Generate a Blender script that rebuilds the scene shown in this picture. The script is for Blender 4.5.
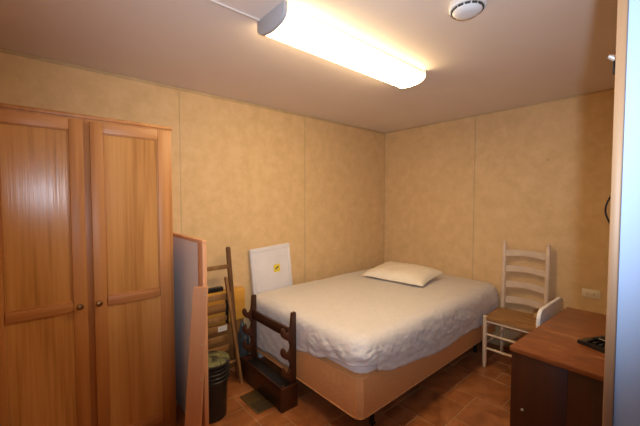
import bpy, bmesh, math, random
from mathutils import Vector, Matrix, Euler, noise
random.seed(4)
for o in list(bpy.data.objects): bpy.data.objects.remove(o)
SC = bpy.context.scene
COL = SC.collection
R = math.radians

# ---------------------------------------------------------------- camera, world, light, exposure
cd = bpy.data.cameras.new('camera'); cam = bpy.data.objects.new('camera', cd); COL.objects.link(cam)
cd.sensor_fit = 'HORIZONTAL'; cd.sensor_width = 36.0; cd.lens = 36.0 * 321.6 / 640; cd.clip_start = 0.02
cam.location = (2.59, 0.0, 1.42); cam.rotation_euler = (R(90 - 2.3), 0, R(49))
SC.camera = cam
SC.view_settings.view_transform = 'Standard'; SC.view_settings.look = 'None'
SC.view_settings.gamma = 1; SC.view_settings.use_curve_mapping = False
SC.view_settings.exposure = 0.0
LAMP = 26.0
LAMP_COL = (1.0, 0.745, 0.40)
w = bpy.data.worlds.new('daylight'); SC.world = w; w.use_nodes = True
bg = w.node_tree.nodes['Background']; bg.inputs[0].default_value = (0.42, 0.62, 1.0, 1); bg.inputs[1].default_value = 0.25
# cool light of the photographer's flash beside the camera
fl = bpy.data.lights.new('flash', 'SPOT'); fl.energy = 126.0; fl.color = (0.74, 0.84, 1.0); fl.shadow_soft_size = 0.02; fl.spot_size = R(108); fl.spot_blend = 0.9
fo = bpy.data.objects.new('flash', fl); fo.location = (2.675, -0.02, 1.47); COL.objects.link(fo); fo.rotation_euler = (R(102.5), 0, R(44.5))

# ---------------------------------------------------------------- materials
def mat(name, col, rough=0.5, metal=0.0, spec=0.5):
    m = bpy.data.materials.new(name); m.use_nodes = True
    b = m.node_tree.nodes['Principled BSDF']
    b.inputs['Base Color'].default_value = (*col, 1); b.inputs['Roughness'].default_value = rough
    b.inputs['Metallic'].default_value = metal; b.inputs['Specular IOR Level'].default_value = spec
    return m
def N(m, t, **k):
    n = m.node_tree.nodes.new(t)
    for a, v in k.items(): setattr(n, a, v)
    return n
def L(m, a, b): m.node_tree.links.new(a, b)
def coords(m, scale=(1, 1, 1), rot=(0, 0, 0)):
    t = N(m, 'ShaderNodeTexCoord'); mp = N(m, 'ShaderNodeMapping')
    mp.inputs['Scale'].default_value = scale; mp.inputs['Rotation'].default_value = rot
    L(m, t.outputs['Object'], mp.inputs['Vector']); return mp.outputs['Vector']
def ramp(m, fac, stops):
    r = N(m, 'ShaderNodeValToRGB'); e = r.color_ramp.elements
    while len(e) < len(stops): e.new(0.5)
    for i, (p, c) in enumerate(stops): e[i].position = p; e[i].color = (*c, 1)
    L(m, fac, r.inputs['Fac']); return r.outputs['Color']
def bump(m, h, strength, dist=0.01):
    b = N(m, 'ShaderNodeBump'); b.inputs['Strength'].default_value = strength; b.inputs['Distance'].default_value = dist
    L(m, h, b.inputs['Height']); L(m, b.outputs['Normal'], m.node_tree.nodes['Principled BSDF'].inputs['Normal'])
def noisy(name, stops, scale, rough=0.5, detail=6, bs=0.0, sc=(1, 1, 1), dist=0.01, spec=0.5, distort=0.0):
    m = mat(name, stops[0][1], rough, spec=spec)
    v = coords(m, sc); n = N(m, 'ShaderNodeTexNoise'); n.inputs['Scale'].default_value = scale; n.inputs['Detail'].default_value = detail
    n.inputs['Distortion'].default_value = distort
    L(m, v, n.inputs['Vector'])
    L(m, ramp(m, n.outputs['Fac'], stops), m.node_tree.nodes['Principled BSDF'].inputs['Base Color'])
    if bs: bump(m, n.outputs['Fac'], bs, dist)
    return m
def wood(name, dark, mid, light, axis='z', rough=0.35, fine=90, wide=7, bs=0.15, spec=0.5):
    """long grain along one axis: broad cathedral figure plus fine pores"""
    m = mat(name, mid, rough, spec=spec)
    s1 = {'x': (.07, 1, 1), 'y': (1, .07, 1), 'z': (1, 1, .07)}[axis]
    s2 = {'x': (.03, 1, 1), 'y': (1, .03, 1), 'z': (1, 1, .03)}[axis]
    n1 = N(m, 'ShaderNodeTexNoise'); n1.inputs['Scale'].default_value = wide; n1.inputs['Detail'].default_value = 2
    n1.inputs['Distortion'].default_value = .15
    L(m, coords(m, s1), n1.inputs['Vector'])
    mul = N(m, 'ShaderNodeMath', operation='MULTIPLY'); mul.inputs[1].default_value = 7
    L(m, n1.outputs['Fac'], mul.inputs[0])
    fr = N(m, 'ShaderNodeMath', operation='PINGPONG'); fr.inputs[1].default_value = 1; L(m, mul.outputs[0], fr.inputs[0])
    n2 = N(m, 'ShaderNodeTexNoise'); n2.inputs['Scale'].default_value = fine; n2.inputs['Detail'].default_value = 3
    L(m, coords(m, s2), n2.inputs['Vector'])
    mx = N(m, 'ShaderNodeMix', data_type='FLOAT'); mx.inputs['Factor'].default_value = .62
    L(m, fr.outputs[0], mx.inputs['A']); L(m, n2.outputs['Fac'], mx.inputs['B'])
    L(m, ramp(m, mx.outputs['Result'], [(.12, dark), (.45, mid), (.85, light)]), m.node_tree.nodes['Principled BSDF'].inputs['Base Color'])
    if bs: bump(m, n2.outputs['Fac'], bs, .003)
    return m

def wallmat():
    m = mat('wall_panel', (.5, .35, .18), .62, spec=.3)
    v = coords(m)
    a = N(m, 'ShaderNodeTexNoise'); a.inputs['Scale'].default_value = 9; a.inputs['Detail'].default_value = 8; a.inputs['Roughness'].default_value = .72; a.inputs['Distortion'].default_value = .15
    L(m, v, a.inputs['Vector'])
    c = ramp(m, a.outputs['Fac'], [(.3, (.63, .42, .20)), (.5, (.70, .475, .235)), (.7, (.76, .53, .28))])
    L(m, c, m.node_tree.nodes['Principled BSDF'].inputs['Base Color'])
    bump(m, a.outputs['Fac'], .12, .004)
    return m
M = {}
M['wall'] = wallmat()
M['batten'] = noisy('wall_batten', [(.3, (.50, .34, .165)), (.7, (.58, .41, .21))], 9, .55)
M['ceiling'] = noisy('ceiling_paint', [(.3, (.75, .635, .55)), (.7, (.78, .665, .58))], 3, .7, bs=.05)
M['oak'] = wood('honey_oak', (.36, .15, .038), (.58, .285, .088), (.68, .36, .125), 'z', .235, 75, 4, .22)
M['oak_h'] = wood('honey_oak_rail', (.40, .16, .05), (.54, .24, .085), (.60, .29, .11), 'y', .42, 70, 5, .2)
M['oak_frame'] = wood('honey_oak_frame', (.36, .14, .038), (.50, .215, .062), (.58, .27, .09), 'z', .42, 80, 6, .2)
M['knob'] = mat('antique_brass', (.33, .22, .11), .28, 1.0)
M['grey_board'] = noisy('grey_panel_board', [(.3, (.78, .75, .75)), (.7, (.82, .79, .79))], 60, .6)
M['brown_board'] = wood('brown_board', (.60, .28, .14), (.68, .33, .165), (.74, .38, .19), 'z', .45, 60, 4, .05)
M['pine'] = wood('orange_pine', (.52, .22, .03), (.68, .33, .05), (.78, .42, .08), 'y', .4, 50, 6, .05)
M['old_wood'] = wood('old_brown_wood', (.13, .055, .018), (.25, .115, .035), (.36, .18, .06), 'y', .45, 60, 6, .1)
M['post_wood'] = wood('dark_post_wood', (.07, .028, .010), (.14, .058, .02), (.23, .10, .036), 'z', .45, 60, 6, .1)
M['leg_wood'] = wood('pale_leg_wood', (.13, .058, .018), (.25, .12, .04), (.38, .20, .075), 'z', .45, 60, 6, .1)
M['rack'] = wood('dark_red_wood', (.020, .007, .004), (.038, .012, .006), (.058, .018, .008), 'x', .28, 50, 5, .06)
M['rack_v'] = wood('dark_red_wood_upright', (.028, .009, .005), (.052, .016, .007), (.078, .024, .010), 'z', .28, 50, 5, .06)
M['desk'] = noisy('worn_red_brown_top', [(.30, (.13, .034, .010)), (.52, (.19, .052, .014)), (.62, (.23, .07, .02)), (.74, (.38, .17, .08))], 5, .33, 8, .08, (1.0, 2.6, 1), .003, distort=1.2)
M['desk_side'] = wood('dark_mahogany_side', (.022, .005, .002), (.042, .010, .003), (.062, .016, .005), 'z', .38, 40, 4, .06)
M['white_paint'] = noisy('cream_paint', [(.3, (.64, .48, .34)), (.7, (.71, .55, .40))], 20, .4)
M['seat'] = noisy('woven_rush_seat', [(.3, (.24, .11, .035)), (.7, (.42, .22, .075))], 40, .6, bs=.4, sc=(.2, 1, 1))
M['cover'] = noisy('white_mattress_cover', [(.3, (.66, .62, .60)), (.7, (.71, .66, .63))], 26, .6, 5, .6, dist=.009, distort=.8)
M['box'] = noisy('tan_box_spring_cloth', [(.3, (.66, .31, .115)), (.7, (.73, .36, .14))], 60, .75, bs=.1)
M['pillow'] = noisy('cream_pillow_cloth', [(.3, (.80, .70, .55)), (.7, (.86, .77, .62))], 7, .75, bs=.1)
M['black_metal'] = mat('black_metal', (.02, .018, .018), .45, .6)
M['black_plastic'] = noisy('black_plastic', [(.4, (.012, .011, .012)), (.7, (.022, .02, .02))], 20, .3)
M['dark_lid'] = noisy('mottled_olive_lid', [(.38, (.02, .022, .02)), (.48, (.06, .06, .035)), (.58, (.17, .17, .06)), (.7, (.11, .09, .08))], 14, .5, distort=1)
M['white_board'] = noisy('white_wrapped_board', [(.3, (.70, .66, .66)), (.7, (.77, .73, .73))], 6, .45, bs=.1)
M['yellow'] = mat('yellow_print', (.80, .62, .05), .5)
M['black'] = mat('black_print', (.02, .02, .02), .5)
M['cord'] = mat('black_cord', (.006, .005, .005), .7, spec=.1)
M['blue_bag'] = noisy('blue_grey_plastic', [(.3, (.05, .058, .062)), (.7, (.10, .115, .12))], 14, .35, bs=.5)
M['label'] = mat('white_sticker', (.72, .70, .68), .5)
M['grey_print'] = mat('grey_print', (.35, .33, .32), .5)
M['outlet'] = mat('cream_plastic', (.78, .68, .52), .35)
M['slot'] = mat('dark_slot', (.05, .04, .03), .6)
M['white_plastic'] = noisy('white_plastic', [(.3, (.72, .70, .70)), (.7, (.76, .74, .74))], 30, .35)
M['housing'] = mat('white_lamp_housing', (.72, .70, .68), .4)
M['capgrey'] = mat('grey_end_cap', (.42, .41, .42), .4)
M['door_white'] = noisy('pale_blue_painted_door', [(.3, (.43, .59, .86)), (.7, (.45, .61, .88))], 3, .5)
M['jamb'] = wood('raw_wood_edge', (.28, .14, .06), (.38, .21, .10), (.48, .30, .16), 'z', .5, 70, 6, .1)
M['vent'] = mat('bronze_vent', (.16, .10, .045), .4, .5)
M['vent_dark'] = mat('vent_dark', (.03, .022, .012), .5)
M['wallhook'] = mat('pale_metal', (.6, .55, .5), .35, .6)
M['grout'] = noisy('grout', [(.3, (.36, .22, .12)), (.7, (.46, .30, .17))], 30, .8)
def tilemat():
    m = mat('terracotta_tile', (.3, .12, .05), .34)
    v = coords(m)
    a = N(m, 'ShaderNodeTexNoise'); a.inputs['Scale'].default_value = 7; a.inputs['Detail'].default_value = 7; a.inputs['Distortion'].default_value = .7
    L(m, v, a.inputs['Vector'])
    c = ramp(m, a.outputs['Fac'], [(.3, (.22, .072, .022)), (.5, (.34, .119, .040)), (.72, (.45, .178, .068))])
    at = N(m, 'ShaderNodeAttribute', attribute_name='tone')
    mx = N(m, 'ShaderNodeMix', data_type='RGBA', blend_type='MULTIPLY'); mx.inputs['Factor'].default_value = 1
    L(m, c, mx.inputs['A']); L(m, at.outputs['Color'], mx.inputs['B'])
    L(m, mx.outputs['Result'], m.node_tree.nodes['Principled BSDF'].inputs['Base Color'])
    bump(m, a.outputs['Fac'], .12, .004)
    return m
M['tile'] = tilemat()
def emis():
    m = bpy.data.materials.new('lit_diffuser'); m.use_nodes = True; nt = m.node_tree
    nt.nodes.remove(nt.nodes['Principled BSDF'])
    e = nt.nodes.new('ShaderNodeEmission'); e.inputs[0].default_value = (*LAMP_COL, 1); e.inputs[1].default_value = LAMP
    nt.links.new(e.outputs[0], nt.nodes['Material Output'].inputs[0]); return m
M['lit'] = emis()

# ---------------------------------------------------------------- builders
def setp(o, label=None, cat=None, group=None, kind=None):
    for k, v in (('label', label), ('category', cat), ('group', group), ('kind', kind)):
        if v: o[k] = v
    return o
def thing(name, label, cat, loc=(0, 0, 0), rot=(0, 0, 0), group=None):
    o = bpy.data.objects.new(name, None); COL.objects.link(o); o.empty_display_size = .05
    o.location = loc; o.rotation_euler = rot
    return setp(o, label, cat, group)
class MB:
    def __init__(s): s.b = bmesh.new()
    def box(s, x0, x1, y0, y1, z0, z1, bev=0.0, seg=2, mx=None):
        t = bmesh.new(); bmesh.ops.create_cube(t, size=1)
        for v in t.verts: v.co = Vector(((x0 + x1) / 2 + v.co.x * (x1 - x0), (y0 + y1) / 2 + v.co.y * (y1 - y0), (z0 + z1) / 2 + v.co.z * (z1 - z0)))
        if bev: bmesh.ops.bevel(t, geom=t.edges[:], offset=bev, segments=seg, affect='EDGES', profile=.5)
        return s._add(t, mx)
    def _add(s, t, mx=None):
        if mx is not None: bmesh.ops.transform(t, matrix=mx, verts=t.verts)
        me = bpy.data.meshes.new('t'); t.to_mesh(me); t.free(); s.b.from_mesh(me); bpy.data.meshes.remove(me); return s
    def tube(s, pts, r, n=14, caps=True):
        """round tube through pts; r a number or one radius per point"""
        t = bmesh.new(); P = [Vector(p) for p in pts]; rr = r if hasattr(r, '__len__') else [r] * len(P)
        rings = []; ref = None
        for i, p in enumerate(P):
            d = (P[min(i + 1, len(P) - 1)] - P[max(i - 1, 0)]).normalized()
            if ref is None: ref = d.orthogonal().normalized()
            ref = (ref - d * ref.dot(d)).normalized(); q = d.cross(ref)
            rings.append([t.verts.new(p + (ref * math.cos(a) + q * math.sin(a)) * rr[i]) for a in [2 * math.pi * k / n for k in range(n)]])
        for a, b in zip(rings, rings[1:]):
            for k in range(n): t.faces.new((a[k], a[(k + 1) % n], b[(k + 1) % n], b[k]))
        if caps: t.faces.new(rings[0][::-1]); t.faces.new(rings[-1])
        return s._add(t)
    def lathe(s, prof, c=(0, 0, 0), n=40, mx=None):
        t = bmesh.new(); rings = []
        for r, z in prof: rings.append([t.verts.new((c[0] + r * math.cos(2 * math.pi * k / n), c[1] + r * math.sin(2 * math.pi * k / n), c[2] + z)) for k in range(n)])
        for a, b in zip(rings, rings[1:]):
            for k in range(n): t.faces.new((a[k], a[(k + 1) % n], b[(k + 1) % n], b[k]))
        t.faces.new(rings[0][::-1]); t.faces.new(rings[-1])
        bmesh.ops.recalc_face_normals(t, faces=t.faces[:])
        return s._add(t, mx)
    def prism(s, pts, axis, a, b, bev=0.0):
        """outline (2-D points) extruded along axis from a to b"""
        t = bmesh.new()
        def P(u, v, h): return {'x': (h, u, v), 'y': (u, h, v), 'z': (u, v, h)}[axis]
        A = [t.verts.new(P(u, v, a)) for u, v in pts]; B = [t.verts.new(P(u, v, b)) for u, v in pts]
        t.faces.new(A[::-1]); t.faces.new(B); n = len(pts)
        for k in range(n): t.faces.new((A[k], A[(k + 1) % n], B[(k + 1) % n], B[k]))
        bmesh.ops.recalc_face_normals(t, faces=t.faces[:])
        if bev:
            big = [e for e in t.edges if any(len(f.verts) > 4 for f in e.link_faces)]
            bmesh.ops.bevel(t, geom=big, offset=bev, segments=2, affect='EDGES', profile=.5)
        return s._add(t)
    def loft(s, rings, closed=True, caps=True):
        t = bmesh.new(); V = [[t.verts.new(p) for p in r] for r in rings]; n = len(V[0])
        for a, b in zip(V, V[1:]):
            for k in range(n if closed else n - 1): t.faces.new((a[k], a[(k + 1) % n], b[(k + 1) % n], b[k]))
        if caps: t.faces.new(V[0][::-1]); t.faces.new(V[-1])
        bmesh.ops.recalc_face_normals(t, faces=t.faces[:])
        return s._add(t)
    def build(s, name, m, parent=None, world=True, smooth=True, mats=None):
        me = bpy.data.meshes.new(name)
        if parent is not None and world:
            mw = Matrix.Identity(4); p = parent
            while p is not None:
                mw = Matrix.Translation(p.location) @ p.rotation_euler.to_matrix().to_4x4() @ mw; p = p.parent
            bmesh.ops.transform(s.b, matrix=mw.inverted(), verts=s.b.verts)
        s.b.to_mesh(me); s.b.free()
        for q in (mats or [m]): me.materials.append(q)
        o = bpy.data.objects.new(name, me); COL.objects.link(o)
        if parent is not None: o.parent = parent
        if smooth:
            for p in me.polygons: p.use_smooth = True
            try: me.set_sharp_from_angle(angle=R(35))
            except Exception: pass
        return o
def struct(o): o['kind'] = 'structure'; return o
def copy_tree(o, parent=None):
    c = o.copy(); COL.objects.link(c); c.parent = parent
    for ch in list(o.children): copy_tree(ch, c)
    return c

# ---------------------------------------------------------------- room
H = 2.28; RX = 3.26; BY = 3.35; NY = -.215
def floor():
    s = .165; ox, oy = 1.455, 2.335; g = .0022
    b = bmesh.new()
    lay = b.loops.layers.float_color.new('tone')
    def quad(x0, x1, y0, y1, z, mi, tone):
        x0, x1, y0, y1 = max(x0, 0), min(x1, RX), max(y0, NY - .1), min(y1, BY)
        if x1 - x0 < .004 or y1 - y0 < .004: return
        e = .0014 if mi == 1 else 0
        lo = [b.verts.new(p) for p in ((x0, y0, z - .0015), (x1, y0, z - .0015), (x1, y1, z - .0015), (x0, y1, z - .0015))]
        hi = [b.verts.new(p) for p in ((x0 + e, y0 + e, z), (x1 - e, y0 + e, z), (x1 - e, y1 - e, z), (x0 + e, y1 - e, z))]
        fs = [b.faces.new(hi)] + [b.faces.new((lo[k], lo[(k + 1) % 4], hi[(k + 1) % 4], hi[k])) for k in range(4)]
        for f in fs:
            f.material_index = mi
            for lp in f.loops: lp[lay] = (*tone, 1)
    quad(0, RX, NY - .1, BY, -.002, 0, (1, 1, 1))
    for i in range(-14, 15):
        for j in range(-14, 15):
            u = 2 * i + j; v = i - 2 * j
            x = ox + u * s; y = oy + v * s
            for (a, c, k) in ((x, y, 2), (x + 2 * s, y, 1)):
                t = random.uniform(.82, 1.12); q = random.uniform(-.03, .03)
                quad(a + g, a + k * s - g, c + g, c + k * s - g, 0.0, 1, (t + q, t, t - q))
    me = bpy.data.meshes.new('floor'); b.to_mesh(me); b.free(); me.materials.append(M['grout']); me.materials.append(M['tile'])
    o = bpy.data.objects.new('floor', me); COL.objects.link(o); struct(o)
floor()
struct(MB().box(-.1, RX + .1, NY - .1, BY + .1, -.12, -.003).build('floor', M['grout']))
struct(MB().box(-.1, RX + .1, NY - .1, BY + .1, H, H + .1).build('ceiling', M['ceiling']))
struct(MB().box(-.1, 0, NY - .1, BY + .1, 0, H).build('wall_left', M['wall']))
struct(MB().box(0, RX, BY, BY + .1, 0, H).build('wall_back', M['wall']))
struct(MB().box(RX, RX + .1, NY - .1, BY + .1, 0, H).build('wall_right', M['wall']))
struct(MB().box(0, 2.22, NY - .1, NY, 0, H).build('wall_front', M['wall']))
struct(MB().box(2.22, RX, NY - .1, NY, 2.06, H).build('wall_front', M['wall']))
# battens over the panel joints, corner and ceiling beads
n = 1
def trim(x0, x1, y0, y1, z0, z1, m='batten', bev=.0015):
    global n
    struct(MB().box(x0, x1, y0, y1, z0, z1, bev).build('trim_%d' % n, M[m])); n += 1
for y in (.823, 2.045): trim(0, .0014, y - .004, y + .004, 0, H - .03, 'batten', .0005)
for x in (1.138, 2.36): trim(x - .004, x + .004, BY - .0014, BY, 0, H - .03, 'batten', .0005)
trim(0, .006, NY, BY - .006, H - .022, H, 'batten')
trim(.006, RX, BY - .006, BY, H - .014, H, 'batten')
trim(0, .007, BY - .007, BY, 0, H - .022)
trim(0, .022, NY, NY + .022, 0, H - .022, 'ceiling', .006)
# doorway lining of the entrance behind the camera
trim(2.185, 2.222, NY - .105, NY + .012, 0, 2.06, 'jamb'); trim(2.222, RX, NY - .105, NY + .012, 2.03, 2.06, 'jamb')
# baseboards
def base(nm, *a): struct(MB().box(*a, .002).build(nm, M['batten']))
base('baseboard_left', 0, .01, NY + .03, BY - .01, 0, .05); base('baseboard_back', .0, RX, BY - .01, BY, 0, .05)

# the open white door at the right edge of the picture
d = MB().box(2.4915, RX - .01, .955, .99, .01, 2.04, .002).build('door_1', M['door_white']); struct(d)
MB().box(2.4745, 2.4913, .945, .992, .01, 2.04, .003).build('edge_strip', M['jamb'], d, False)
for z in (.35, 1.75): MB().tube([(RX - .012, 1.0, z), (RX - .012, 1.0, z + .09)], .008).build('hinge', M['knob'], d, False)

# ---------------------------------------------------------------- ceiling things
def lamp():
    t = thing('ceiling_lamp', 'lit fluorescent wraparound ceiling light with white diffuser and grey end caps', 'ceiling light', (1.315, 1.40, H))
    y0, y1 = .835, 1.945; x0, x1 = 1.193, 1.413
    prof = []
    for k in range(17):
        a = math.pi * k / 16
        prof.append(((x0 + x1) / 2 - math.cos(a) * (x1 - x0) / 2, H - .030 - (math.sin(a) ** .75) * .048))
    MB().prism(prof, 'y', y0, y1).build('diffuser', M['lit'], t)
    MB().box(x0 + .008, x1 - .008, y0 + .005, y1 - .005, H - .0295, H, .003).build('housing', M['housing'], t)
    cap = [(x0 - .003, H)] + [(x0 - .003, H - .030)] + [((x0 + x1) / 2 - math.cos(math.pi * k / 16) * ((x1 - x0) / 2 + .003), H - .034 - (math.sin(math.pi * k / 16) ** .75) * .049) for k in range(17)] + [(x1 + .003, H - .03), (x1 + .003, H)]
    for a, b in ((y0 - .022, y0), (y1, y1 + .008)):
        MB().prism(cap, 'y', a, b, .002).build('end_cap', M['capgrey'], t)
lamp()
t = thing('cable_raceway', 'thin pale cable strip on the ceiling running up to the fluorescent light', 'cable cover', (1.215, .3, H))
MB().box(1.209, 1.221, NY, .812, H - .008, H, .002).build('channel', M['ceiling'], t)
for y in (.1, .5): MB().box(1.206, 1.224, y, y + .03, H - .0095, H, .002).build('clip', M['ceiling'], t)
t = thing('smoke_detector', 'round white smoke detector on the ceiling with dark vent slots', 'smoke detector', (1.925, 1.432, H))
MB().lathe([(.074, 0), (.077, -.006), (.077, -.022), (.072, -.028)], (1.925, 1.432, H)).build('base', M['white_plastic'], t)
MB().lathe([(.060, -.028), (.060, -.036), (.050, -.046), (.028, -.050), (.0, -.050)][:4], (1.925, 1.432, H)).build('dome', M['white_plastic'], t)
m = MB()
for k in range(14):
    a = 2 * math.pi * k / 14
    m.box(-.011, .011, .0585, .0665, -.0345, -.0275, .001, 1, Matrix.Translation((1.925, 1.432, H)) @ Matrix.Rotation(a, 4, 'Z'))
m.build('vent_slot', M['slot'], t)

# ---------------------------------------------------------------- wall things
t = thing('outlet', 'cream horizontal electrical outlet plate low on the back wall above the desk', 'outlet', (2.086, BY, .66))
MB().box(2.028, 2.146, BY - .007, BY, .626, .697, .003).build('cover_plate', M['outlet'], t)
for x in (2.066, 2.108):
    s_ = MB().lathe([(.0165, 0), (.0165, .003), (.0155, .004)], (0, 0, 0), 24, Matrix.Translation((x, BY - .0065, .661)) @ Matrix.Rotation(R(90), 4, 'X')).build('socket', M['outlet'], t)
    MB().box(x - .007, x + .003, BY - .012, BY - .0102, .6665, .669).box(x - .007, x + .003, BY - .012, BY - .0102, .6535, .656).build('slot', M['slot'], s_)
t = thing('wall_hook', 'small pale metal hook fixed high behind the edge of the white door', 'hook', (2.4665, .975, 1.735))
MB().tube([(2.4745, .975, 1.730), (2.466, .972, 1.738), (2.460, .970, 1.742)], [.006, .0055, .004]).build('arm', M['wallhook'], t)
MB().box(2.4685, 2.4745, .965, .985, 1.70, 1.728, .001).build('back_plate', M['black_metal'], t)
o = MB().tube([(2.476, .975, 1.437)] + [(2.476 - .0125 * math.sin(math.pi * k / 12), .975, 1.437 - .078 * k / 12) for k in range(1, 12)] + [(2.476, .975, 1.359)], .0018, 8).build('cord_loop', M['cord'])
setp(o, 'thin black cord loop sticking out from the edge of the white door', 'cord')
o = MB().lathe([(.004, 0), (.004, .003), (.002, .004)], (0, 0, 0), 12, Matrix.Translation((1.766, BY, 1.769)) @ Matrix.Rotation(R(90), 4, 'X')).build('nail', M['cord']); setp(o, 'tiny dark nail head alone in the back wall above the chair', 'nail')

# ---------------------------------------------------------------- wardrobe
def wardrobe():
    X = .5; t = thing('wardrobe', 'tall honey oak wardrobe with two panelled doors and brass knobs', 'wardrobe', (.25, .2, 0))
    ya, yb, zt = -.208, .613, 1.862
    MB().box(.012, X - .018, ya, yb, .0, zt - .018).build('carcass', M['oak_frame'], t)
    f = MB()
    for a, b in ((ya, -.185), (.165, .218), (.575, yb)): f.box(X - .018, X, a, b, 0, zt - .02, .0015)
    f.box(X - .0185, X - .0005, ya, yb, zt - .072, zt - .0); f.box(X - .0185, X - .0005, ya, yb, 0, .10)
    f.build('face_frame', M['oak_frame'], t)
    MB().box(.012, X + .006, ya, yb + .006, zt - .016, zt + .004, .003).build('top_board', M['oak_frame'], t)
    for i, (a, b, ky) in enumerate(((-.198, .175, .141), (.204, .590, .223))):
        st = .059; z0, z1 = .07, 1.832; xo = X + .020; s = MB()
        s.box(X + .0008, xo, a, a + st, z0, z1, .003); s.box(X + .0008, xo, b - st, b, z0, z1, .003)
        door = s.build('door', M['oak_frame'], t)
        MB().box(X + .001, xo - .0005, a + st, b - st, z1 - .055, z1 - .0005, .002).build('rail', M['oak_h'], door)
        MB().box(X + .001, xo - .0005, a + st, b - st, z0 + .0005, z0 + .06, .002).build('rail', M['oak_h'], door)
        r2 = MB().box(X + .001, xo + .004, a + st + .001, b - st - .001, .842, .893, .004).build('middle_rail', M['oak_h'], door)
        MB().box(X + .001, X + .011, a + st, b - st, .885, z1 - .05).build('upper_panel', M['oak'], door)
        MB().box(X + .001, X + .0165, a + st, b - st, z0 + .05, .85).build('lower_panel', M['oak'], door)
        mo = MB(); q = .006
        for (c, e, g_, h_) in ((a + st, b - st, z1 - .055 - q, z1 - .055), (a + st, b - st, .893, .893 + q)): mo.box(X + .010, X + .0165, c, e, g_, h_, .002)
        for c in (a + st, b - st - q): mo.box(X + .010, X + .0165, c, c + q, .893, z1 - .055, .002)
        mo.build('moulding', M['oak_frame'], door)
        MB().lathe([(.006, 0), (.006, .012), (.0145, .018), (.0165, .024), (.013, .030), (.006, .033)], (0, 0, 0), 24, Matrix.Translation((xo, ky, .868)) @ Matrix.Rotation(R(90), 4, 'Y')).build('knob', M['knob'], door)
wardrobe()

# ---------------------------------------------------------------- things beside the wardrobe
t = thing('framed_panel', 'grey panel in a thin brown frame standing on edge beside the wardrobe', 'panel', (.42, .687, 0))
x0, x1 = .03, .815
MB().box(x0 + .02, x1 - .07, .681, .693, .02, 1.172).build('board', M['grey_board'], t)
for a, b in ((x1 - .075, x1), (x0, x0 + .025)): MB().box(a, b, .675, .699, 0, 1.176, .002).build('stile', M['brown_board'], t)
MB().box(x0, x1, .674, .700, 1.174, 1.194, .002).build('rail', M['brown_board'], t)
t = thing('brown_board', 'narrow plain brown board with screws upright in front of the grey framed panel', 'board', (.802, .626, 0), (0, 0, R(49)))
MB().prism([(-.070, 0), (.022, 0), (.080, .94), (.004, .94)], 'y', -.009, .009, .0015).build('plank', M['brown_board'], t, False)
for z in (.90, .62, .42): MB().lathe([(.004, 0), (.004, .002), (.002, .003)], (0, 0, 0), 12, Matrix.Translation((.012 + z * .062, -.009, z)) @ Matrix.Rotation(R(90), 4, 'X')).build('screw', M['wallhook'], t, False)

def bin_():
    c = (.556, .822, 0); t = thing('waste_bin', 'black ribbed plastic bin with mottled olive lid between boards and gun rack', 'bin', c)
    h = .365; prof = [(.088, 0), (.092, .004), (.103, h - .12)]
    for k in range(4):
        z = h - .115 + k * .026; prof += [(.105, z), (.114, z + .006), (.114, z + .014), (.106, z + .019)]
    prof += [(.108, h - .006), (.118, h - .004), (.118, h + .004), (.110, h + .006), (.106, h - .01)]
    MB().lathe(prof, c, 48).build('bucket', M['black_plastic'], t)
    MB().lathe([(.112, h - .002), (.113, h + .012), (.10, h + .020), (.05, h + .026), (.012, h + .027)], c, 40).build('lid', M['dark_lid'], t)
bin_()

def folding_chair():
    t = thing('folding_chair', 'folded slatted wooden chair with dark post leaning on the left wall', 'chair', (.2, .98, 0))
    px = lambda z: .095 + .165 * (1 - z / 1.035)
    def bar(m, p0, p1, wy, wx, bev=.003):
        P0, P1 = Vector(p0), Vector(p1)
        return m.loft([[(P.x - wx / 2, P.y - wy / 2, P.z), (P.x + wx / 2, P.y - wy / 2, P.z), (P.x + wx / 2, P.y + wy / 2, P.z), (P.x - wx / 2, P.y + wy / 2, P.z)] for P in (P0, P0.lerp(P1, .33), P0.lerp(P1, .66), P0.lerp(P1, .985), )]
                      + [[(P1.x - wx / 3, P1.y - wy / 3, P1.z), (P1.x + wx / 3, P1.y - wy / 3, P1.z), (P1.x + wx / 3, P1.y + wy / 3, P1.z), (P1.x - wx / 3, P1.y + wy / 3, P1.z)]])
    for y in (.795, 1.160): bar(MB(), (px(0), y, 0), (px(1.035), y, 1.035), .030, .028).build('rear_post', M['post_wood'], t)
    for y, q in ((.835, 0), (1.142, -.035)): bar(MB(), (.345, y, 0), (.165, y + q, .805), .020, .026).build('front_leg', M['leg_wood'], t)
    for z, h, dx, mt in ((.878, .034, 0, 'leg_wood'), (.652, .045, .018, 'leg_wood'), (.567, .068, .012, 'old_wood'), (.487, .040, .014, 'leg_wood'), (.415, .056, .016, 'old_wood'), (.338, .045, .012, 'leg_wood'), (.26, .045, .012, 'old_wood')):
        x = px(z) + dx
        sl = MB().box(x - .007, x + .007, .815, 1.147 if z > .6 else 1.095, z - h / 2, z + h / 2, .002).build('slat', M[mt], t)
        if abs(z - .415) < .01:
            lb = MB().box(x + .007, x + .0078, 1.015, 1.088, z - .021, z + .019).build('sticker', M['label'], sl)
            m = MB()
            for q in (-.010, -.002, .006): m.box(x + .0078, x + .0082, 1.025, 1.078, z + q, z + q + .0025)
            m.build('print', M['grey_print'], lb)
    MB().box(px(.6) + .006, px(.6) + .014, 1.097, 1.122, .42, .625, .001).build('hinge_plate', M['black_metal'], t)
    MB().tube([(px(.15) + .03, .84, .15), (px(.15) + .03, 1.14, .15)], .013).build('stretcher', M['leg_wood'], t)
folding_chair()

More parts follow.
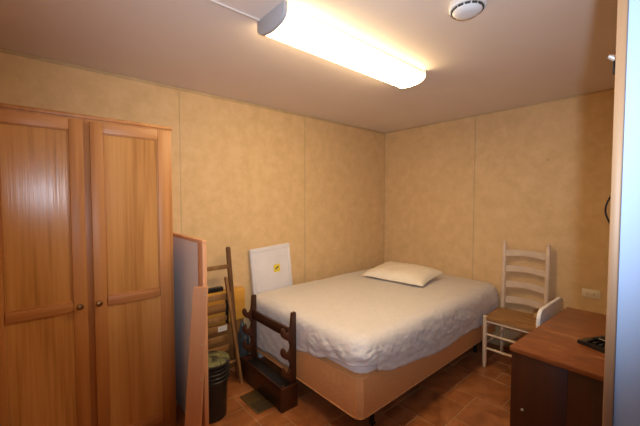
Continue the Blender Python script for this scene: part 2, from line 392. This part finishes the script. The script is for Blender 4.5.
t = thing('wooden_crate', 'orange pine box behind the folded chair against the left wall', 'crate', (.06, 1.06, 0))
MB().box(.013, .088, .80, 1.315, .40, .665, .003).build('upper_board', M['pine'], t)
MB().box(.013, .080, .81, 1.305, .0, .399, .003).build('lower_board', M['old_wood'], t)
o = MB().box(.02, .07, .84, 1.13, .6655, .70, .004).build('black_bar', M['black_plastic']); setp(o, 'black bar lying on top of the orange pine box', 'bar')

def blue_bag():
    b = bmesh.new(); bmesh.ops.create_icosphere(b, subdivisions=4, radius=1)
    for v in b.verts:
        p = v.co.copy(); n_ = noise.noise(p * 2.3) * .22 + noise.noise(p * 6) * .08
        q = p * (1 + n_); v.co = Vector((.165 + q.x * .055, 1.255 + q.y * .045, max(.205 + q.z * .19, 0)))
    m = MB(); m._add(b); o = m.build('plastic_bag', M['blue_bag']); setp(o, 'crumpled blue-grey plastic bag behind the left end of the gun rack', 'bag')
blue_bag()

# ---------------------------------------------------------------- wooden rack with cradles
def rack():
    t = thing('gun_rack', 'dark red-brown wooden gun rack with cradle hooks standing at the bed foot', 'rack', (.555, 1.26, 0))
    x0, x1, yf, yb = .272, .835, 1.176, 1.310
    def upright(xa, xb):
        P = [(yb, .0), (yb, .64), (yb - .006, .652), (yb - .03, .652), (yb - .036, .64)]
        bf = yb - .045
        for z in (.535, .40, .265, .145):
            # cradle: the tip rises forward of a round notch, its underside sweeps back
            P += [(bf + .002, z + .022), (bf - .003, z + .002), (bf - .012, z - .014), (bf - .024, z - .020), (bf - .036, z - .015), (bf - .043, z - .001), (bf - .047, z + .014), (bf - .055, z + .022),
                  (bf - .066, z + .019), (bf - .074, z + .005), (bf - .074, z - .014), (bf - .065, z - .034), (bf - .048, z - .052), (bf - .028, z - .064), (bf - .010, z - .080)]
        P += [(bf, .0)]
        return MB().prism(P, 'x', xa, xb, .002)
    upright(x0 + .001, x0 + .023).build('upright', M['rack_v'], t); upright(x1 - .023, x1 - .001).build('upright', M['rack_v'], t)
    MB().box(x0 + .023, x1 - .023, yb - .043, yb - .022, .462, .535, .004).build('cross_rail', M['rack'], t)
    MB().box(x0, x1, yf, yf + .016, 0, .165, .003).build('front_board', M['rack'], t)
    for x in (x0 - .0165, x1 + .0005): MB().box(x, x + .016, yf + .0, yb - .002, 0, .16, .002).build('side_board', M['rack_v'], t)
    MB().box(x0 + .024, x1 - .024, yf + .017, yb - .002, .120, .134, .002).build('shelf', M['black_plastic'], t)
    MB().box(x0 + .024, x1 - .024, yb - .014, yb - .001, .0, .119, .002).build('back_board', M['rack'], t)
rack()

t = thing('floor_vent', 'bronze floor register set in the tiles in front of the gun rack', 'vent', (.625, 1.112, 0))
MB().box(.50, .755, 1.045, 1.180, .0003, .004, .0015).build('frame', M['vent'], t)
m = MB()
for k in range(11): m.box(.628 + k * .0103, .632 + k * .0103, 1.062, 1.163, .004, .0062, .0008, 1)
m.build('louvre', M['vent'], t)
MB().box(.625, .742, 1.058, 1.167, .0041, .0046).build('opening', M['vent_dark'], t)

# ---------------------------------------------------------------- white board behind the bed
def wrapped():
    t = thing('wrapped_board', 'white plastic-wrapped board with yellow sticker standing between bed and left wall', 'board', (.03, 1.6, .012))
    b = MB(); z1 = .995
    b.box(.014, .050, 1.385, 1.815, .0, z1, .012, 4)
    o = b.build('board', M['white_board'], t)
    m = MB(); m.box(.050, .0535, 1.40, 1.80, .955, .985, .003); m.box(.050, .0525, 1.40, 1.425, .55, .955, .003); m.box(.050, .0525, 1.775, 1.80, .55, .955, .003)
    for (y, z) in ((1.432, .80), (1.432, .70), (1.768, .83), (1.768, .68)): m.tube([(.0515, y - .02, z), (.054, y, z + .004), (.0515, y + .035, z + .008)], .003, 6)
    m.build('wrapping_fold', M['white_board'], t)
    st = MB().box(.050, .0512, 1.61, 1.68, .745, .815).build('sticker', M['yellow'], t)
    MB().tube([(.0518, 1.63, .772), (.0518, 1.645, .785), (.0518, 1.663, .792)], .006, 8).build('print', M['black'], st)
    t.rotation_euler = (R(3.6), R(-2.5), 0); t.location = (.070, 1.668, .012)
wrapped()

# ---------------------------------------------------------------- bed
def rrect(x0, x1, y0, y1, r, n=220):
    """points evenly spaced round a rounded rectangle with outward normals"""
    w_, h_ = x1 - x0 - 2 * r, y1 - y0 - 2 * r; q = math.pi * r / 2
    segs = [('l', (x0 + r, y0), (1, 0), w_, (0, -1)), ('a', (x1 - r, y0 + r), -90, q, None), ('l', (x1, y0 + r), (0, 1), h_, (1, 0)), ('a', (x1 - r, y1 - r), 0, q, None),
            ('l', (x1 - r, y1), (-1, 0), w_, (0, 1)), ('a', (x0 + r, y1 - r), 90, q, None), ('l', (x0, y1 - r), (0, -1), h_, (-1, 0)), ('a', (x0 + r, y0 + r), 180, q, None)]
    T = sum(s[3] for s in segs); out = []
    for k in range(n):
        d_ = T * k / n
        for s in segs:
            if d_ <= s[3]: break
            d_ -= s[3]
        if s[0] == 'l': out.append((s[1][0] + s[2][0] * d_, s[1][1] + s[2][1] * d_, s[4][0], s[4][1]))
        else:
            a = R(s[2] + 90 * d_ / q); out.append((s[1][0] + r * math.cos(a), s[1][1] + r * math.sin(a), math.cos(a), math.sin(a)))
    return out
def bed():
    t = thing('bed', 'double bed with white mattress cover over a tan box spring in the corner', 'bed', (.76, 2.3, 0))
    x0, x1, y0, y1 = .11, 1.392, 1.342, 3.325
    # box spring: rounded slab with piped edges
    rings = []
    for z, o in ((.146, -.012), (.151, -.002), (.168, .0), (.28, .003), (.375, .0), (.392, -.004), (.398, -.02)):
        rings.append([(x + nx * o, y + ny * o, z) for x, y, nx, ny in rrect(x0, x1, y0, y1, .045, 160)])
    MB().loft(rings).build('box_spring', M['box'], t)
    m = MB()
    for z in (.158, .388):
        pts = [(x + nx * .001, y + ny * .001, z) for x, y, nx, ny in rrect(x0, x1, y0, y1, .045, 120)]
        m.tube(pts + [pts[0]], .0045, 8)
    m.build('piping', M['box'], t)
    rings = []
    for z, o in ((.399, -.02), (.41, -.004), (.43, 0), (.545, 0), (.575, -.012), (.595, -.04), (.600, -.09)):
        rings.append([(x + nx * (o - .012), y + ny * (o - .012), z) for x, y, nx, ny in rrect(.106, 1.404, 1.345, 3.325, .10, 120)])
    MB().loft(rings).build('mattress', M['white_plastic'], t)
    # cover: hem height read round the outline
    def hem(x, y):
        if y < 1.45:        # foot
            pts = [(.08, .21), (.25, .20), (.60, .205), (.74, .215), (.81, .37), (.98, .40), (1.20, .455), (1.40, .47)]
            u = x
        elif x > 1.3:       # right side
            pts = [(1.30, .47), (1.42, .43), (1.62, .375), (2.2, .32), (2.6, .335), (2.85, .33), (3.1, .40), (3.35, .42)]; u = y
        else: return .40
        for (a, za), (b, zb) in zip(pts, pts[1:]):
            if u <= b:
                f = max(0, (u - a) / (b - a)); f = f * f * (3 - 2 * f); return za + (zb - za) * f
        return pts[-1][1]
    NP = 460; base_ = rrect(.100, 1.412, 1.331, 3.332, .11, NP); cx, cy = .76, 2.3; rings = []
    ins = [.62, .56, .5, .44, .38, .32, .27, .22, .18, .145, .115, .09, .07, .052, .037, .024, .013, .005]
    def inset(d_):
        r = max(.11 - d_ * .9, .012) if d_ < .11 else max(.012, .02)
        return rrect(.100 + d_, 1.412 - d_, 1.331 + d_, 3.332 - d_, r, NP)
    for d_ in ins:
        row = []
        for x, y, nx, ny in inset(d_):
            z = .630 - .060 * (1 - math.sqrt(1 - max(0, 1 - d_ / .095) ** 2)) - .012 * math.exp(-d_ / .12)
            z += noise.noise(Vector((x * 3.1, y * 2.7, 1))) * .006 + abs(noise.noise(Vector((x * 9 + y * 4, y * 8, 4)))) * .004
            z += noise.noise(Vector((x * 22, y * 22, 7))) * .004 * math.exp(-d_ / .12)
            row.append((x, y, z))
        rings.append(row)
    NR = 20
    for k in range(NR + 1):
        f = k / NR; row = []
        for i, (x, y, nx, ny) in enumerate(base_):
            s_ = i * (5.8 / NP) * 1.0
            zt = .560; zb = hem(x, y) + noise.noise(Vector((s_ * 6, 0, 9))) * .012
            z = zt + (zb - zt) * f
            # gathered, wrinkled cloth: puffs under the edge, folds that deepen to the hem
            wr = noise.noise(Vector((s_ * 14 + z * 14, z * 10, 2))) * .009 - abs(noise.noise(Vector((s_ * 26 - z * 30, z * 26, 5)))) * .015 + abs(noise.noise(Vector((s_ * 30 + z * 36, z * 20, 8)))) * .010
            side = 1.0
            if ny > .5 or nx < -.5: side = .12
            if ny < -.5 and x < .95: side = .5
            out_ = .004 + .012 * math.sin(min(1, f * 1.3) * math.pi * .8) + wr * (.5 + .3 * math.sin(math.pi * f))
            if nx > .5: out_ += .008 * f * max(0, min(1, (y - 1.5) / .5))
            row.append((x + nx * out_ * side, y + ny * out_ * side, z))
        rings.append(row)
    c = MB().loft(rings, caps=False).build('mattress_cover', M['cover'], t)
    bm = bmesh.new(); bm.from_mesh(c.data)
    be = [e for e in bm.edges if e.is_boundary]
    top = [e for e in be if all(v.co.z > .48 + t.location.z for v in e.verts)]
    bmesh.ops.holes_fill(bm, edges=top, sides=0); bmesh.ops.recalc_face_normals(bm, faces=bm.faces[:])
    bm.to_mesh(c.data); bm.free()
    sm = c.modifiers.new('thick', 'SOLIDIFY'); sm.thickness = .003; sm.offset = -1
    # metal frame and legs
    m = MB()
    for x in (x0 + .06, x1 - .09): m.box(x, x + .03, y0 + .05, y1 - .05, .121, .1455, .002)
    for y in (y0 + .10, y1 - .15, (y0 + y1) / 2): m.box(x0 + .06, x1 - .06, y, y + .03, .117, .121, .001)
    m.build('frame', M['black_metal'], t)
    for x in (x0 + .075, x1 - .075):
        for y in (y0 + .20, y1 - .3):
            leg = MB().tube([(x, y, .04), (x, y, .121)], .013).build('leg', M['black_metal'], t)
            MB().lathe([(.014, -.010), (.02, -.008), (.02, .008), (.014, .010)], (0, 0, 0), 20, Matrix.Translation((x, y, .0205)) @ Matrix.Rotation(R(90), 4, 'X')).build('caster', M['black_plastic'], leg)
bed()

def pillow():
    cx, cy = .705, 2.74; t = bmesh.new(); nx, ny = 44, 30; W, D = .325, .245
    def P(u, v, s):
        e = (1 - abs(u) ** 3.2) * (1 - abs(v) ** 3.0); e = max(e, 0) ** .5
        pin = 1 - .08 * (1 - abs(v)) ** 0 * (abs(u) ** 2) * (1 - v * v) * 0 - .05 * (1 - u * u)
        x = u * W * (1 - .06 * (1 - v * v) * abs(u) ** 4); y = v * D * (1 - .10 * (1 - u * u) * abs(v) ** 4 * .5)
        z = s * e * (.082 if s > 0 else .028) + noise.noise(Vector((u * 2.2, v * 2.0, s * 3))) * .010 * e + noise.noise(Vector((u * 6, v * 7, 9 + s))) * .004
        return Vector((x, y, z))
    g = {}
    for s in (1, -1):
        for i in range(nx + 1):
            for j in range(ny + 1):
                edge = i in (0, nx) or j in (0, ny)
                k = (i, j, 0 if edge else s)
                if k not in g:
                    p = P(2 * i / nx - 1, 2 * j / ny - 1, s)
                    g[k] = t.verts.new((p.x, p.y, p.z))
    for s in (1, -1):
        for i in range(nx):
            for j in range(ny):
                q = []
                for a, b in ((i, j), (i + 1, j), (i + 1, j + 1), (i, j + 1)):
                    e = a in (0, nx) or b in (0, ny); q.append(g[(a, b, 0 if e else s)])
                if s < 0: q = q[::-1]
                t.faces.new(q)
    m = MB(); m._add(t); o = m.build('pillow', M['pillow']); o.location = (cx, cy, .676); o.rotation_euler = (R(5), 0, R(7))
    setp(o, 'flat cream pillow lying at the head of the bed near the corner', 'pillow')
pillow()

# ---------------------------------------------------------------- ladder-back chair
def ladder_chair():
    t = thing('ladder_back_chair', 'cream painted ladder-back chair with four slats and woven seat by the back wall', 'chair', (1.65, 3.05, 0))
    xl, xr, yb = 1.464, 1.808, 3.27; fl_, fr_, yf = 1.478, 1.868, 2.825
    for x, dx in ((xl, .004), (xr, -.002)):
        MB().tube([(x + dx, yb - .03, 0), (x + dx, yb - .03, .43), (x + dx * .3, yb - .008, .75), (x, yb, 1.015), (x, yb, 1.022), (x, yb, 1.03), (x, yb, 1.04), (x, yb, 1.046)],
                  [.015, .020, .020, .019, .015, .018, .014, .005]).build('back_post', M['white_paint'], t)
    for x in (fl_, fr_):
        MB().tube([(x, yf, 0), (x, yf, .06), (x, yf, .40), (x, yf, .438), (x, yf, .444)], [.013, .017, .018, .016, .009]).build('leg', M['white_paint'], t)
    for z, h in ((.935, .064), (.79, .064), (.645, .067), (.50, .069)):
        up = []; lo = []; K = 16
        for k in range(K + 1):
            f = k / K; x = xl + .006 + (xr - xl - .012) * f; b_ = math.sin(math.pi * f)
            up.append((x, z + h * .36 + h * .16 * b_)); lo.append((x, z - h * .5 + h * .20 * b_ ** 2))
        ring = []
        for k in range(K + 1):
            f = k / K; y = yb - .008 + .022 * math.sin(math.pi * f) - (1.03 - z) * .012
            (x, zu), (_, zl) = up[k], lo[k]
            ring.append([(x, y - .006, zl), (x, y + .006, zl), (x, y + .006, zu), (x, y - .006, zu)])
        MB().loft(ring).build('slat', M['white_paint'], t)
    st = MB(); pr_ = [(fl_ - .012, yf - .012), (fr_ + .012, yf - .012), (xr + .018, yb - .075), (xl - .002, yb - .075)]
    st.prism(pr_, 'z', .408, .430, .007); st.build('seat', M['seat'], t)
    def rung(a, b, r=.0095): MB().tube([a, Vector(a).lerp(Vector(b), .5), b], [r * .8, r, r * .8], 12).build('rung', M['white_paint'], t)
    for z in (.395, .285, .165): rung((fl_, yf, z), (fr_, yf, z), .011)
    for z in (.34, .20):
        rung((fl_, yf, z), (xl + .012, yb - .03, z)); rung((fr_, yf, z), (xr - .012, yb - .03, z))
    rung((xl + .012, yb - .03, .25), (xr - .012, yb - .03, .25))
ladder_chair()

# ---------------------------------------------------------------- desk and the chair pushed up to it
def desk():
    x0, x1, y0, y1, z = 2.068, 3.12, 1.602, 2.475, .75
    t = thing('desk', 'dark red-brown wooden desk with scuffed top beside the white door', 'desk', (2.068, 1.602, 0), (0, 0, 0))
    MB().box(x0, x1, y0, y1, z - .022, z, .003).build('desk_top', M['desk'], t)
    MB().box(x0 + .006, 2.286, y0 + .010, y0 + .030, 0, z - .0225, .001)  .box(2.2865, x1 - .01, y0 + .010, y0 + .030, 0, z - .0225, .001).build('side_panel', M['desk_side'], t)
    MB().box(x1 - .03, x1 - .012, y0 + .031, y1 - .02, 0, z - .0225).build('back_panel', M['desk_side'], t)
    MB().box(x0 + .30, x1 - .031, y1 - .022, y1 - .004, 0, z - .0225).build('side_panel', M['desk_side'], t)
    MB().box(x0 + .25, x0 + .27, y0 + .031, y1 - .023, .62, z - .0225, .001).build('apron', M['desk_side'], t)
    MB().lathe([(.004, 0), (.006, .003), (.006, .006), (.003, .008)], (0, 0, 0), 14, Matrix.Translation((2.125, y0 + .0105, .475)) @ Matrix.Rotation(R(90), 4, 'X')).build('bolt_head', M['wallhook'], t)
    t.location = (2.064, 1.612, 0); t.rotation_euler = (0, 0, R(-2.6))
desk_root = desk()
def back_chair():
    t = thing('desk_chair', 'small chair with a rounded white backrest pushed against the desk side', 'chair', (2.036, 2.405, 0), (0, 0, R(-1.5)))
    # local y runs along the backrest
    pts = []; w_, h_, r = .235, .19, .065
    for cx_, cz, a0 in ((w_ - r, .778 - r, 0), (-w_ + r, .778 - r, 90), (-w_ + r, .76 - h_ + r, 180), (w_ - r, .76 - h_ + r, 270)):
        for k in range(7): a = R(a0 + 15 * k); pts.append((cx_ + r * math.cos(a), cz + r * math.sin(a)))
    MB().prism(pts, 'x', -.011, .011, .005).build('backrest', M['white_plastic'], t, False)
    MB().box(-.034, -.012, -.20, .20, .715, .738, .003).build('back_rail', M['leg_wood'], t, False)
    for y in (-.19, .19):
        MB().tube([(-.020, y, 0), (-.020, y, .45), (-.021, y, .70)], .009).build('back_post', M['leg_wood'], t, False)
        MB().tube([(.27, y, 0), (.27, y, .42)], .009).build('leg', M['leg_wood'], t, False)
    MB().box(.0, .26, -.21, .21, .42, .445, .008).build('seat', M['white_plastic'], t, False)
back_chair()
t = thing('black_box', 'flat black ribbed box lying on the desk by the white door', 'box', (2.262, 1.885, .7505), (0, 0, R(-24)))
MB().prism([(0, 0), (.24, 0), (.24, .024), (.0, .016)], 'y', 0, .13, .002).build('case', M['black_plastic'], t, False)
m = MB()
for k in range(8): m.box(.03 + k * .024, .044 + k * .024, .015, .115, .014, .0265, .001, 1)
m.build('rib', M['black_metal'], t, False)
t = thing('small_device', 'dark metal wedge-shaped device resting on top of the flat black box', 'device', (2.305, 1.905, .7775), (0, 0, R(-20)))
MB().prism([(0, .003), (.03, 0), (.19, 0), (.19, .034), (.05, .028), (.01, .010)], 'y', .01, .075, .003).build('body', M['black_metal'], t, False)
MB().box(.03, .18, .008, .0099, .010, .014, .0008).build('silver_edge', M['wallhook'], t, False)
